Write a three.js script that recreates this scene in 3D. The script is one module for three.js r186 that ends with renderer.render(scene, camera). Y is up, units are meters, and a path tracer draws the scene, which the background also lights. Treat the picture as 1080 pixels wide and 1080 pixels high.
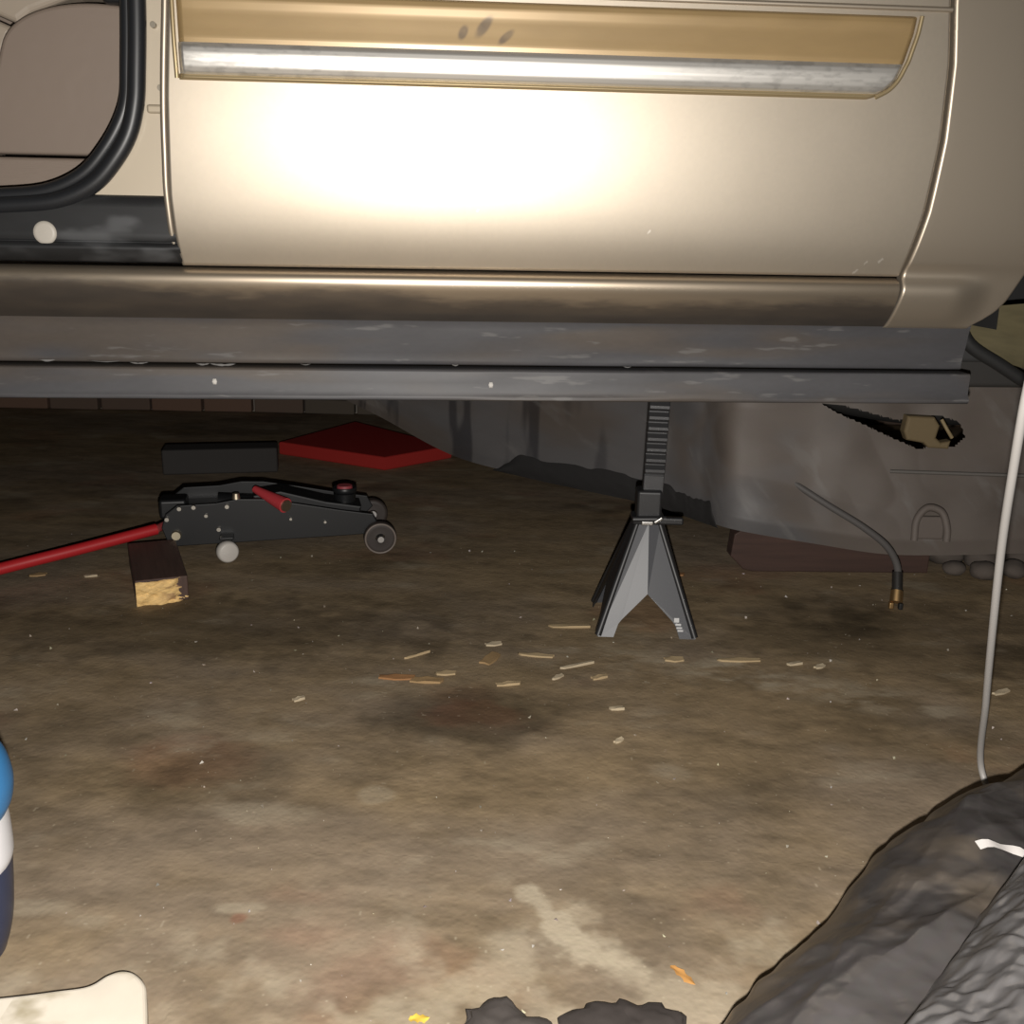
import * as THREE from 'three';
import { RoundedBoxGeometry } from 'three/addons/geometries/RoundedBoxGeometry.js';
import { mergeGeometries, mergeVertices } from 'three/addons/utils/BufferGeometryUtils.js';

// ---------- camera, light, exposure ----------
const scene = new THREE.Scene();
scene.background = new THREE.Color(0x000000);
const PITCH = THREE.MathUtils.degToRad(15.5), ROLL = 0.019, EYE = 0.717;
const camera = new THREE.PerspectiveCamera(53.13, 1, 0.02, 40);
camera.position.set(0, EYE, 0);
camera.rotation.order = 'YXZ';
camera.rotation.set(-PITCH, 0, ROLL);
scene.add(camera);
const renderer = new THREE.WebGLRenderer({ antialias: true });
renderer.toneMapping = THREE.LinearToneMapping;
renderer.toneMappingExposure = 1.0;
renderer.shadowMap.enabled = true;
renderer.shadowMap.type = THREE.PCFSoftShadowMap;
// the phone's flash, a few centimetres below its lens: the only light in the dark garage
const flash = new THREE.SpotLight(new THREE.Color(1.0, 0.955, 0.90), 9.5, 0, 1.15, 0.55, 2);
flash.position.set(0.004, EYE - 0.052, -0.010);
flash.target.position.set(0, EYE - 0.052 - Math.tan(PITCH) * 2, -2);
flash.castShadow = true;
flash.shadow.radius = 0.35;
flash.shadow.mapSize.set(2048, 2048);
flash.shadow.camera.near = 0.1;
flash.shadow.bias = -0.0005;
scene.add(flash, flash.target);

// ---------- helpers ----------
let seed = 7;
const rnd = () => { seed = (seed * 1664525 + 1013904223) >>> 0; return seed / 4294967296; };
const rr = (a, b) => a + (b - a) * rnd();
const sm = (a, b, x) => { const t = Math.min(1, Math.max(0, (x - a) / (b - a))); return t * t * (3 - 2 * t); };
const mix = (a, b, t) => a + (b - a) * t;
const TAB = new Float32Array(65536); { let s = 99; for (let i = 0; i < 65536; i++) { s = (s * 1664525 + 1013904223) >>> 0; TAB[i] = s / 4294967296; } }
function vn(x, y) { const xi = Math.floor(x), yi = Math.floor(y); let fx = x - xi, fy = y - yi; fx = fx * fx * (3 - 2 * fx); fy = fy * fy * (3 - 2 * fy);
  const a = TAB[((xi & 255) << 8) | (yi & 255)], b = TAB[(((xi + 1) & 255) << 8) | (yi & 255)], c = TAB[((xi & 255) << 8) | ((yi + 1) & 255)], d = TAB[(((xi + 1) & 255) << 8) | ((yi + 1) & 255)];
  return (a + (b - a) * fx) * (1 - fy) + (c + (d - c) * fx) * fy; }
function fbm(x, y, o = 4) { let s = 0, a = 0.5, n = 0; for (let i = 0; i < o; i++) { s += a * vn(x, y); n += a; a *= 0.5; x = x * 2.03 + 17.3; y = y * 2.03 + 9.1; } return s / n; }
function ridge(x, y, o = 3) { let s = 0, a = 0.5, n = 0; for (let i = 0; i < o; i++) { s += a * (1 - Math.abs(2 * vn(x, y) - 1)); n += a; a *= 0.5; const t = x; x = x * 1.7 + y * 0.9 + 5.2; y = y * 1.7 - t * 0.9 + 3.1; } return s / n; }
function interp(tab, x) { if (x <= tab[0][0]) return tab[0][1]; for (let i = 1; i < tab.length; i++) if (x <= tab[i][0]) { const [a, b] = tab[i - 1], [c, d] = tab[i]; return b + (d - b) * (x - a) / (c - a); } return tab[tab.length - 1][1]; }
const enc = v => { v = Math.min(1, Math.max(0, v)); return 255 * (v <= 0.0031308 ? 12.92 * v : 1.055 * Math.pow(v, 1 / 2.4) - 0.055); };
function colorTex(w, h, fn, wrap = THREE.RepeatWrapping) { const d = new Uint8Array(w * h * 4); const c = [0, 0, 0];
  for (let j = 0; j < h; j++) for (let i = 0; i < w; i++) { fn((i + 0.5) / w, (j + 0.5) / h, c); const k = (j * w + i) * 4; d[k] = enc(c[0]); d[k + 1] = enc(c[1]); d[k + 2] = enc(c[2]); d[k + 3] = 255; }
  const t = new THREE.DataTexture(d, w, h); t.colorSpace = THREE.SRGBColorSpace; t.magFilter = THREE.LinearFilter; t.minFilter = THREE.LinearMipmapLinearFilter; t.generateMipmaps = true; t.wrapS = t.wrapT = wrap; t.needsUpdate = true; return t; }
function grayTex(w, h, fn, wrap = THREE.RepeatWrapping) { const d = new Uint8Array(w * h * 4);
  for (let j = 0; j < h; j++) for (let i = 0; i < w; i++) { const v = 255 * Math.min(1, Math.max(0, fn((i + 0.5) / w, (j + 0.5) / h))); const k = (j * w + i) * 4; d[k] = d[k + 1] = d[k + 2] = v; d[k + 3] = 255; }
  const t = new THREE.DataTexture(d, w, h); t.magFilter = THREE.LinearFilter; t.minFilter = THREE.LinearMipmapLinearFilter; t.generateMipmaps = true; t.wrapS = t.wrapT = wrap; t.needsUpdate = true; return t; }
const lin = (r, g, b) => new THREE.Color().setRGB(r, g, b);
const std = (c, rough, o = {}) => new THREE.MeshPhysicalMaterial({ color: lin(...c), roughness: rough, metalness: 0, side: THREE.DoubleSide, ...o });
const used = {};
function numbered(n) { if (!(n in used)) { used[n] = 0; return n; } used[n]++; return n + '_' + String(used[n]).padStart(3, '0'); }
function part(name, geo, m, parent, label) { const o = new THREE.Mesh(geo, m); o.name = name; o.castShadow = o.receiveShadow = true; if (label) o.userData.label = label; parent.add(o); return o; }
function thing(name, label, category, pos = [0, 0, 0], turn = 0, group) { const o = new THREE.Group(); o.name = numbered(name); o.position.set(...pos); o.rotation.y = turn; o.userData = { label, category }; if (group) o.userData.group = group; scene.add(o); return o; }
function solo(name, geo, m, label, category, pos = [0, 0, 0], turn = 0, group) { const o = part(numbered(name), geo, m, scene); o.position.set(...pos); o.rotation.y = turn; o.userData = { label, category }; if (group) o.userData.group = group; return o; }
function struct(name, geo, m, pos = [0, 0, 0]) { const o = part(name, geo, m, scene); o.position.set(...pos); o.userData.kind = 'structure'; return o; }
// grid of points fn(i, j) -> [x, y, z, u, v]
function grid(nu, nv, fn, flip = false) { const p = [], uv = [], ix = [];
  for (let j = 0; j <= nv; j++) for (let i = 0; i <= nu; i++) { const q = fn(i, j); p.push(q[0], q[1], q[2]); uv.push(q.length > 3 ? q[3] : i / nu, q.length > 3 ? q[4] : j / nv); }
  for (let j = 0; j < nv; j++) for (let i = 0; i < nu; i++) { const a = j * (nu + 1) + i, b = a + 1, c = a + nu + 1, d = c + 1; if (flip) ix.push(a, c, b, b, c, d); else ix.push(a, b, c, b, d, c); }
  const g = new THREE.BufferGeometry(); g.setAttribute('position', new THREE.Float32BufferAttribute(p, 3)); g.setAttribute('uv', new THREE.Float32BufferAttribute(uv, 2)); g.setIndex(ix); g.computeVertexNormals(); return g; }
const box = (w, h, d, x = 0, y = 0, z = 0, r = 0.003) => { const g = new RoundedBoxGeometry(w, h, d, 2, Math.min(r, w / 2.2, h / 2.2, d / 2.2)); g.translate(x, y, z); return g; };
function cyl(r1, r2, a, b, seg = 24) { const A = new THREE.Vector3(...a), B = new THREE.Vector3(...b), L = A.distanceTo(B); const g = new THREE.CylinderGeometry(r2, r1, L, seg); g.applyQuaternion(new THREE.Quaternion().setFromUnitVectors(new THREE.Vector3(0, 1, 0), B.clone().sub(A).normalize())); g.translate((A.x + B.x) / 2, (A.y + B.y) / 2, (A.z + B.z) / 2); return g; }
const curve = pts => new THREE.CatmullRomCurve3(pts.map(p => new THREE.Vector3(...p)), false, 'centripetal');
const tube = (pts, r, n = 80, k = 12) => new THREE.TubeGeometry(curve(pts), n, r, k);
const poly = pts => new THREE.Shape(pts.map(p => new THREE.Vector2(...p)));
const ext = (sh, depth, bevel = 0.002, seg = 2) => new THREE.ExtrudeGeometry(sh, { depth, bevelEnabled: bevel > 0, bevelSize: bevel, bevelThickness: bevel, bevelOffset: -bevel, bevelSegments: seg, curveSegments: 20 });
const merge = l => mergeGeometries(l.map(g => { const q = g.index ? g.toNonIndexed() : g; for (const k of Object.keys(q.attributes)) if (!['position', 'normal', 'uv'].includes(k)) q.deleteAttribute(k); return q; }));
const metal = (c, r) => std(c, r, { metalness: 1 });

// ---------- the garage ----------
const FS = 4.4, FX0 = -2.2, FZ0 = 0.2;               // the floor texture covers x -2.2..2.2, z 0.2..-4.2
const blob = (x, z, cx, cz, rx, rz, n = 0.35) => { const dx = (x - cx) / rx, dz = (z - cz) / rz; const d = Math.sqrt(dx * dx + dz * dz); if (d > 2) return 0; return 1 - sm(0.55, 1.15, d + n * (fbm(x * 23 + 3, z * 23 + 8, 3) - 0.5) * 2); };
function segd(x, z, ax, az, bx, bz) { const vx = bx - ax, vz = bz - az; const t = Math.min(1, Math.max(0, ((x - ax) * vx + (z - az) * vz) / (vx * vx + vz * vz))); return Math.hypot(x - ax - vx * t, z - az - vz * t); }
const floorMap = colorTex(2048, 2048, (u, v, c) => {
  const x = FX0 + u * FS, z = FZ0 - v * FS;
  const big = fbm(x * 1.7 + 5, z * 2.4 + 2, 4), mid = fbm(x * 6 + 40, z * 9 + 11, 4), fine = fbm(x * 55 + 9, z * 90 + 4, 3), wisp = fbm(x * 13 + 2 * z, z * 34 - 4 * x, 4);
  const g = sm(0.38, 0.68, big * 0.6 + mid * 0.4);
  let r = mix(0.300, 0.240, g), gg = mix(0.226, 0.190, g), b = mix(0.137, 0.136, g);
  const t = 0.62 + 0.5 * mid + 0.34 * (fine - 0.5) + 0.55 * (wisp - 0.5); r *= t; gg *= t; b *= t;
  // oil and rust stains
  const oil = 0.5 * blob(x, z, -0.06, -1.42, 0.17, 0.10) + 0.35 * blob(x, z, -0.55, -1.75, 0.5, 0.16, 0.6) + 0.3 * blob(x, z, 0.75, -1.75, 0.4, 0.18, 0.7) + 0.3 * sm(0.6, 0.74, fbm(x * 3.1 + 70, z * 4.2 + 20, 4));
  const ok = 1 - Math.min(0.75, oil); r *= ok; gg *= ok * 0.985; b *= ok * 0.97;
  const rust = 0.30 * blob(x, z, -0.44, -1.27, 0.10, 0.085, 0.25) + 0.4 * blob(x, z, -0.05, -1.42, 0.09, 0.05, 0.5) + 0.22 * sm(0.62, 0.75, fbm(x * 4.3 + 11, z * 6 + 90, 4)) + 0.6 * blob(x, z, -0.285, -0.938, 0.012, 0.012, 0.4);
  r = mix(r, r * 1.08, rust); gg = mix(gg, gg * 0.66, rust); b = mix(b, b * 0.6, rust);
  // pale scuff left by something dragged, and a swath of pale dust
  const n2 = fbm(x * 60, z * 60, 3);
  const da = segd(x, z, 0.028, -0.992, 0.075, -0.905), db = segd(x, z, 0.085, -0.965, 0.06, -0.925), dc = segd(x, z, 0.075, -0.905, 0.13, -0.865);
  let pale = 0.8 * (1 - sm(0.006, 0.020, da + 0.02 * (n2 - 0.5))) + 0.5 * (1 - sm(0.006, 0.03, db + 0.03 * (n2 - 0.5))) + 0.5 * (1 - sm(0.006, 0.035, dc + 0.05 * (n2 - 0.5)));
  pale *= 0.55 + 0.6 * fbm(x * 30 + 7, z * 30, 3);
  const sw = segd(x, z, 0.10, -1.66, 0.38, -1.60), sw2 = segd(x, z, 0.38, -1.60, 0.66, -1.47);
  pale += (0.45 * (1 - sm(0.01, 0.10, sw)) + 0.55 * (1 - sm(0.01, 0.08, sw2))) * sm(0.42, 0.68, fbm(x * 16 + 3, z * 28, 4));
  pale += 0.40 * sm(0.60, 0.82, fbm(x * 9 + 55, z * 15 + 31, 5)) * sm(0.35, 0.6, mid);
  pale += 0.5 * sm(0.45, 0.75, fbm(x * 19 + 5, z * 19 + 8, 4)) * blob(x, z, 0.1, -0.83, 0.6, 0.14, 0.5);
  pale += 0.45 * blob(x, z, -0.29, -0.955, 0.03, 0.012, 0.5) + 0.35 * blob(x, z, -0.17, -1.19, 0.025, 0.02, 0.6);
  const sp = vn(x * 160, z * 160) > 0.965 && vn(x * 9 + 4, z * 9) > 0.42 ? 0.5 : 0; pale = Math.min(0.85, pale + sp);
  c[0] = mix(r, 0.42, pale); c[1] = mix(gg, 0.36, pale); c[2] = mix(b, 0.265, pale);
}, THREE.MirroredRepeatWrapping);
const floorBump = grayTex(512, 512, (u, v) => { return 0.5 * vn(u * 128, v * 128) + 0.3 * vn(u * 64, v * 64) + 0.2 * vn(u * 256, v * 256); });
floorBump.repeat.set(7, 7);
const floorMat = std([1, 1, 1], 0.82, { map: floorMap, bumpMap: floorBump, bumpScale: 0.0007, specularIntensity: 0.3 });
const RX = 3.0, RZ0 = 2.6, RZ1 = -4.0, RH = 2.6;
{ const g = new THREE.BoxGeometry(2 * RX + 0.3, 0.12, RZ0 - RZ1 + 0.3); g.translate(0, -0.06, (RZ0 + RZ1) / 2); const p = g.attributes.position, uv = g.attributes.uv; for (let i = 0; i < p.count; i++) uv.setXY(i, (p.getX(i) - FX0) / FS, (FZ0 - p.getZ(i)) / FS); struct('floor', g, floorMat); }
const plasterMap = colorTex(256, 256, (u, v, c) => { const n = 0.75 + 0.5 * fbm(u * 9, v * 9, 4); c[0] = 0.30 * n; c[1] = 0.27 * n; c[2] = 0.235 * n; }, THREE.MirroredRepeatWrapping);
const wallMat = std([1, 1, 1], 0.9, { map: plasterMap });
const mkWall = (n, w, h, d, x, y, z) => struct(n, new THREE.BoxGeometry(w, h, d), wallMat, [x, y, z]);
mkWall('wall_left', 0.14, RH, RZ0 - RZ1, -RX - 0.07, RH / 2, (RZ0 + RZ1) / 2);
mkWall('wall_right', 0.14, RH, RZ0 - RZ1, RX + 0.07, RH / 2, (RZ0 + RZ1) / 2);
mkWall('wall_front', 2 * RX + 0.28, RH, 0.14, 0, RH / 2, RZ0 + 0.07);
const wb = mkWall('wall_back', 2 * RX + 0.28, RH, 0.14, 0, RH / 2, RZ1 - 0.07);
mkWall('ceiling', 2 * RX + 0.28, 0.12, RZ0 - RZ1 + 0.28, 0, RH + 0.06, (RZ0 + RZ1) / 2);
{ // a few courses of brick along the foot of the back wall
  const bm = [[0.15, 0.085, 0.06], [0.13, 0.09, 0.068], [0.105, 0.085, 0.065], [0.165, 0.10, 0.07]].map(c => std(c, 0.9));
  const bg = [0, 1, 2].map(k => box(0.186 + 0.004 * k, 0.056, 0.07, 0, 0, 0, 0.006));
  for (let r = 0; r < 4; r++) for (let i = 0; i < 30; i++) { const b = part('brick', bg[(i * 7 + r) % 3], bm[Math.floor(rnd() * 4)], wb); b.position.set(-2.92 + (i + (r % 2) * 0.5) * 0.2, -RH / 2 + 0.030 + r * 0.066, 0.075 + rr(-0.004, 0.006)); b.rotation.z = rr(-0.012, 0.012); }
}

// ---------- the car: u along the side (to the right), y up, w out of the side towards the viewer ----------
const PSI = THREE.MathUtils.degToRad(4.4), DIST = 1.5;
const car = thing('car', 'gold beige metallic car raised on a jack stand, one side door open', 'car', [-DIST * Math.sin(PSI), 0, -DIST * Math.cos(PSI)], PSI);
const chips = colorTex(1024, 512, (u, v, c) => { // paint with faint dust, a few chips
  const x = u * 1.2, y = v * 0.8, d = 0.94 + 0.10 * fbm(x * 9, y * 9, 4) + 0.03 * vn(x * 220, y * 220);
  c[0] = 0.54 * d; c[1] = 0.475 * d; c[2] = 0.385 * d;
  for (const [a, b, s] of [[1.067, 0.040, 4], [1.033, 0.023, 4], [1.045, 0.036, 3], [0.71, 0.075, 3], [0.20, 0.15, 2], [0.27, 0.145, 2], [0.45, 0.12, 2.4], [0.46, 0.10, 2]]) { if (Math.abs((x - a) * 0.7 - (y - b) * 0.7) < 0.0012 * s / 3 && Math.abs((x - a) + (y - b)) < 0.0016 * s) { c[0] = 0.78; c[1] = 0.73; c[2] = 0.65; } }
});
const PAINT = { metalness: 0.82, clearcoat: 0.2, clearcoatRoughness: 0.4, specularIntensity: 0.8 };
const paint = std([1, 1, 1], 0.5, { map: chips, ...PAINT });
const paintPlain = std([0.52, 0.45, 0.36], 0.48, PAINT);
const SL = [[0.64, 0.62], [0.67, 0.50], [0.69, 0.38], [0.715, 0.26], [0.75, 0.175], [0.80, 0.122], [0.85, 0.082], [0.90, 0.055], [0.95, 0.035], [1.02, 0.02], [1.1, 0], [1.2, -0.06], [1.4, -0.16]];
const WT = []; { let w = 0; const st = 0.002; const a = []; for (let y = 1.1; y > 0.63; y -= st) { a.push([y, w]); w -= st * interp(SL, y - st / 2); } WT.push(...a.reverse()); w = 0; for (let y = 1.1 + st; y < 1.42; y += st) { w += st * interp(SL, y - st / 2); WT.push([y, w]); } }
const sideW = y => interp(WT, y);
const seamU = y => interp([[0.56, 0.700], [0.655, 0.706], [0.75, 0.720], [0.85, 0.725], [0.95, 0.722], [1.03, 0.712], [1.4, 0.69]], y);
const jambU = y => interp([[0.655, -0.366], [0.70, -0.369], [0.75, -0.370], [0.88, -0.362], [1.0, -0.350], [1.4, -0.32]], y);
// list of positions across a sheet-metal panel with rolled edges: [fixed offset from start, fraction, depth]
function hem(n, r, deep, L, both = [1, 1]) { const o = []; const arc = 6;
  if (both[0]) { o.push([0, -deep]); for (let k = 0; k <= arc; k++) { const a = k / arc * Math.PI / 2; o.push([r * (1 - Math.cos(a)), -r * (1 - Math.sin(a))]); } } else o.push([0, 0]);
  const s0 = both[0] ? r : 0, s1 = both[1] ? L - r : L; for (let k = 1; k < n; k++) o.push([mix(s0, s1, k / n), 0]);
  if (both[1]) { for (let k = arc; k >= 0; k--) { const a = k / arc * Math.PI / 2; o.push([L - r * (1 - Math.cos(a)), -r * (1 - Math.sin(a))]); } o.push([L, -deep]); } else o.push([L, 0]);
  return o; }
function panel(uL, uR, y0, y1, wf, r = 0.005, deep = 0.022, nu = 24, nv = 70, hu = [1, 1], hv = [1, 0]) {
  const V = hem(nv, r, deep, y1 - y0, hv); const U0 = hem(nu, r, deep, 1, hu).length;
  return grid(U0 - 1, V.length - 1, (i, j) => { const y = y0 + V[j][0], a = uL(y), b = uR(y), U = hem(nu, r, deep, b - a, hu)[i]; const u = a + U[0]; return [u, y, wf(y, u) + Math.min(U[1], V[j][1], 0) + (U[1] < 0 && V[j][1] < 0 ? Math.max(U[1], V[j][1]) * 0.5 : 0), (u + 0.4) / 1.2, (y - 0.64) / 0.8]; });
}
const door = part('door', panel(jambU, y => seamU(y) - 0.002, 0.656, 1.38, y => sideW(y)), paint, car, 'closed gold beige door with a chrome and tan side strip');
// side strip on the door
const endU = y => interp([[0.898, 0.598], [0.903, 0.615], [0.912, 0.632], [0.925, 0.645], [0.95, 0.656], [0.985, 0.665], [1.01, 0.668]], y);
function strip(prof, taper) { const u0 = -0.343, N = 60, sub = []; for (let k = 0; k < prof.length - 1; k++) for (let m = 0; m < 4; m++) { const t = m / 4; sub.push([mix(prof[k][0], prof[k + 1][0], t), mix(prof[k][1], prof[k + 1][1], t)]); } sub.push(prof[prof.length - 1]);
  const q = []; for (let i = 0; i <= 8; i++) q.push(0.010 * (1 - Math.cos(i / 8 * Math.PI / 2)) / 1); 
  return grid(N + 16, sub.length - 1, (i, j) => { const [y, d] = sub[j], L = endU(y) - u0 - taper * 2; let e; if (i < 8) e = q[i]; else if (i > N + 8) e = L - q[N + 16 - i]; else e = mix(q[8], L - q[8], (i - 8) / N); const k = Math.min(e, L - e); const f = Math.sin(Math.min(1, k / 0.010) * Math.PI / 2); const u = u0 + taper + e; return [u, y, sideW(y) + d * f - 0.001, (u + 0.343) / 1.02, (y - 0.90) / 0.11]; }); }
const smear = (x, y, a, b, L, W, ang) => { const dx = x - a, dy = y - b, p = dx * Math.cos(ang) + dy * Math.sin(ang), q = -dx * Math.sin(ang) + dy * Math.cos(ang); return 1 - sm(0.4, 1.1, Math.hypot(p / L, q / W)); };
const tanMap = colorTex(1024, 128, (u, v, c) => { const x = u * 1.02, y = v * 0.11; const n = 0.9 + 0.2 * fbm(x * 14, y * 40, 4); c[0] = 0.33 * n; c[1] = 0.228 * n; c[2] = 0.108 * n;
  const s = Math.min(0.8, smear(x, y, 0.380, 0.068, 0.012, 0.007, 1.1) + smear(x, y, 0.408, 0.076, 0.020, 0.008, 0.9) + smear(x, y, 0.438, 0.064, 0.016, 0.006, 0.7)) * (0.55 + 0.7 * fbm(x * 90, y * 90, 3)); c[0] *= 1 - 0.62 * s; c[1] *= 1 - 0.6 * s; c[2] *= 1 - 0.45 * s; });
const chromeMap = colorTex(1024, 64, (u, v, c) => { const x = u * 1.02, y = v * 0.11; let n = 0.72; const s = sm(0.45, 0.75, fbm(x * 70, y * 260, 4)) * sm(0.1, 0.35, Math.abs(u - 0.47)) ; n *= 1 - 0.22 * s; c[0] = n; c[1] = n * 0.97; c[2] = n * 0.91; });
part('tan_insert', strip([[0.946, 0.0085], [0.952, 0.0095], [0.965, 0.0085], [0.985, 0.0075], [0.998, 0.0085], [1.005, 0.007], [1.009, 0.0]], 0.003), std([1, 1, 1], 0.4, { map: tanMap, metalness: 0.25, clearcoat: 0.3, clearcoatRoughness: 0.3 }), door, 'tan strip with dark finger smudges');
part('chrome_strip', strip([[0.907, 0.005], [0.910, 0.009], [0.916, 0.0125], [0.924, 0.0145], [0.933, 0.0145], [0.940, 0.013], [0.946, 0.0085]], 0.002), std([1, 1, 1], 0.42, { metalness: 0.75 }), door, 'scuffed bright metal strip').material.map = chromeMap;
part('strip_bead', merge([strip([[0.900, 0.0], [0.9005, 0.005], [0.903, 0.008], [0.906, 0.007], [0.908, 0.004]], 0), tube(Array.from({ length: 12 }, (_, k) => { const y = mix(0.903, 1.008, k / 11); return [endU(y) + 0.001, y, sideW(y) + 0.004]; }), 0.0032, 40, 8), tube([[-0.344, 0.902, sideW(0.902) + 0.004], [-0.3445, 0.95, sideW(0.95) + 0.004], [-0.344, 1.008, sideW(1.0) + 0.003]], 0.003, 30, 8)]), std([0.42, 0.33, 0.19], 0.4, { metalness: 0.6 }), door, 'thin gold edging');
part('upper_bead', tube([[-0.34, 1.018, sideW(1.018) + 0.002], [0.2, 1.018, sideW(1.018) + 0.002], [0.711, 1.018, sideW(1.018) + 0.002]], 0.0035, 60, 8), paintPlain, door);

// fender, with the end of the sill bulge pressed into it
const FW = [[0.570, -0.092], [0.580, -0.084], [0.592, -0.072], [0.605, -0.062], [0.618, -0.054], [0.630, -0.0485], [0.638, -0.0475], [0.646, -0.050], [0.654, -0.0555], [0.662, -0.0555], [0.675, -0.0465]];
const FWs = [[0.570, -0.088], [0.60, -0.078], [0.63, -0.066], [0.66, -0.0545], [0.675, -0.0465]];
const spl = tab => { const c = new THREE.CatmullRomCurve3(tab.map(([y, w]) => new THREE.Vector3(y, w, 0)), false, 'centripetal').getPoints(120).map(p => [p.x, p.y]); return y => interp(c, y); };
const fw1 = spl(FW), fw2 = spl(FWs);
const fenderW = (y, u) => { if (y > 0.675) return sideW(y) + (0.0465 * 0 ); const k = 1 - sm(0.79, 0.86, u); return mix(fw2(y), fw1(y), k); };
const off = sideW(0.675) + 0.0465; // keeps the lower part continuous with the side
const fW = (y, u) => y > 0.675 ? sideW(y) : fenderW(y, u) + off;
const archL = y => interp([[0.575, 0.838], [0.582, 0.845], [0.592, 0.862], [0.604, 0.877], [0.62, 0.888], [0.66, 0.902], [0.70, 0.913], [0.76, 0.935], [0.82, 0.965], [0.88, 1.01], [0.93, 1.065], [0.965, 1.13], [0.985, 1.2], [0.993, 1.27]], y);
const archR = y => 2.54 - archL(Math.max(y, 0.62));
part('fender', merge([panel(y => seamU(y) + 0.003, archL, 0.576, 0.993, fW, 0.005, 0.02, 20, 80, [1, 1], [1, 0]), panel(y => seamU(y) + 0.003, () => 1.95, 0.993, 1.30, y => sideW(y), 0.005, 0.02, 20, 20, [1, 0], [0, 0]), panel(archR, () => 1.95, 0.60, 0.993, y => sideW(Math.max(y, 0.66)), 0.005, 0.02, 12, 30, [1, 0], [0, 0])]), paintPlain, car, 'gold beige panel beside the wheel arch');

// sill (rocker) under the door
const RK = [[0.6535, -0.085], [0.6535, -0.068], [0.650, -0.0555], [0.645, -0.0495], [0.638, -0.0475], [0.630, -0.0485], [0.618, -0.054], [0.605, -0.062], [0.592, -0.073], [0.578, -0.090]];
const rkc = new THREE.CatmullRomCurve3(RK.map(([y, w]) => new THREE.Vector3(0, y, w + off)), false, 'centripetal').getPoints(40);
const U0 = -1.32, sillEnd = 0.703;
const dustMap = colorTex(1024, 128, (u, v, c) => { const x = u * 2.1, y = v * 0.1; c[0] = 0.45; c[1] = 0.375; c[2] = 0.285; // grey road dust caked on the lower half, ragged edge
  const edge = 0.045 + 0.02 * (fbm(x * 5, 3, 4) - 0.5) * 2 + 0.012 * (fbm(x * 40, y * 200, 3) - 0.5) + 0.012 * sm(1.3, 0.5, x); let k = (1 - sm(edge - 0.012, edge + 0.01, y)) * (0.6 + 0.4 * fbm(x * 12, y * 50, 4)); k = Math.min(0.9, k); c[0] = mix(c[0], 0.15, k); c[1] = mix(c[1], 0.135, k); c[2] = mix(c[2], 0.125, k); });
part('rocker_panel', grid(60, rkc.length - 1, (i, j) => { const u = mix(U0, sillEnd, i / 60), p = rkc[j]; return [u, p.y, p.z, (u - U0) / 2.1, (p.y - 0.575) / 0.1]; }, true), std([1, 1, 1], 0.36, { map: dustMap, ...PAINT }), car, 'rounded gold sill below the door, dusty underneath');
part('sill_ledge', box(0.705 - U0, 0.01, 0.06, (0.705 + U0) / 2, 0.6485, -0.105, 0.003), std([0.05, 0.045, 0.04], 0.7), car);
const guardMap = colorTex(1024, 128, (u, v, c) => { const x = u * 2.2, y = v * 0.14; const n = 0.82 + 0.36 * fbm(x * 6, y * 30, 4) + 0.08 * (vn(x * 120, y * 300) - 0.5); let r = 0.058 * n, g = 0.057 * n, b = 0.061 * n; const br = sm(0.5, 0.75, fbm(x * 3 + 4, y * 20, 3)); r = mix(r, 0.075 * n, br); g = mix(g, 0.062 * n, br); b = mix(b, 0.052 * n, br); const sc = 0.45 * sm(0.70, 0.82, fbm(x * 18 + 9, y * 130 + 3, 4)); r = mix(r, 0.16, sc); g = mix(g, 0.155, sc); b = mix(b, 0.15, sc); c[0] = r; c[1] = g; c[2] = b; });
const guardMat = std([1, 1, 1], 0.55, { map: guardMap });
const GP = [[0.590, -0.085], [0.580, -0.094], [0.565, -0.098], [0.545, -0.102], [0.528, -0.106], [0.516, -0.108], [0.511, -0.108], [0.5085, -0.112], [0.508, -0.135]];
function rail(prof, a, b, n, wave = 0, endRise = 0) { return grid(n, prof.length - 1, (i, j) => { const u = mix(a, b, i / n), [y, w] = prof[j]; return [u, y + (j === 0 ? endRise * sm(0.45, 0.8, u) : 0), w + off + wave * (fbm(u * 7 + j, j * 1.7, 2) - 0.5), (u - U0) / 2.2, (y - 0.455) / 0.14]; }, true); }
part('rocker_guard', merge([rail(GP, U0, 0.848, 120, 0.004, 0.016), grid(1, GP.length - 1, (i, j) => [0.848, GP[j][0] + (j === 0 ? 0.016 : 0), GP[j][1] + off - i * 0.05])]), guardMat, car, 'dark grey undersealed lower sill');
const PW = [[0.5045, -0.13], [0.5045, -0.094], [0.503, -0.0905], [0.500, -0.090], [0.484, -0.0885], [0.470, -0.088], [0.464, -0.085], [0.459, -0.084], [0.4565, -0.087], [0.4565, -0.097], [0.50, -0.099]];
part('pinch_weld', rail(PW, U0, 0.856, 140, 0.005), guardMat, car, 'scratched dark grey seam flange along the bottom edge');
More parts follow.
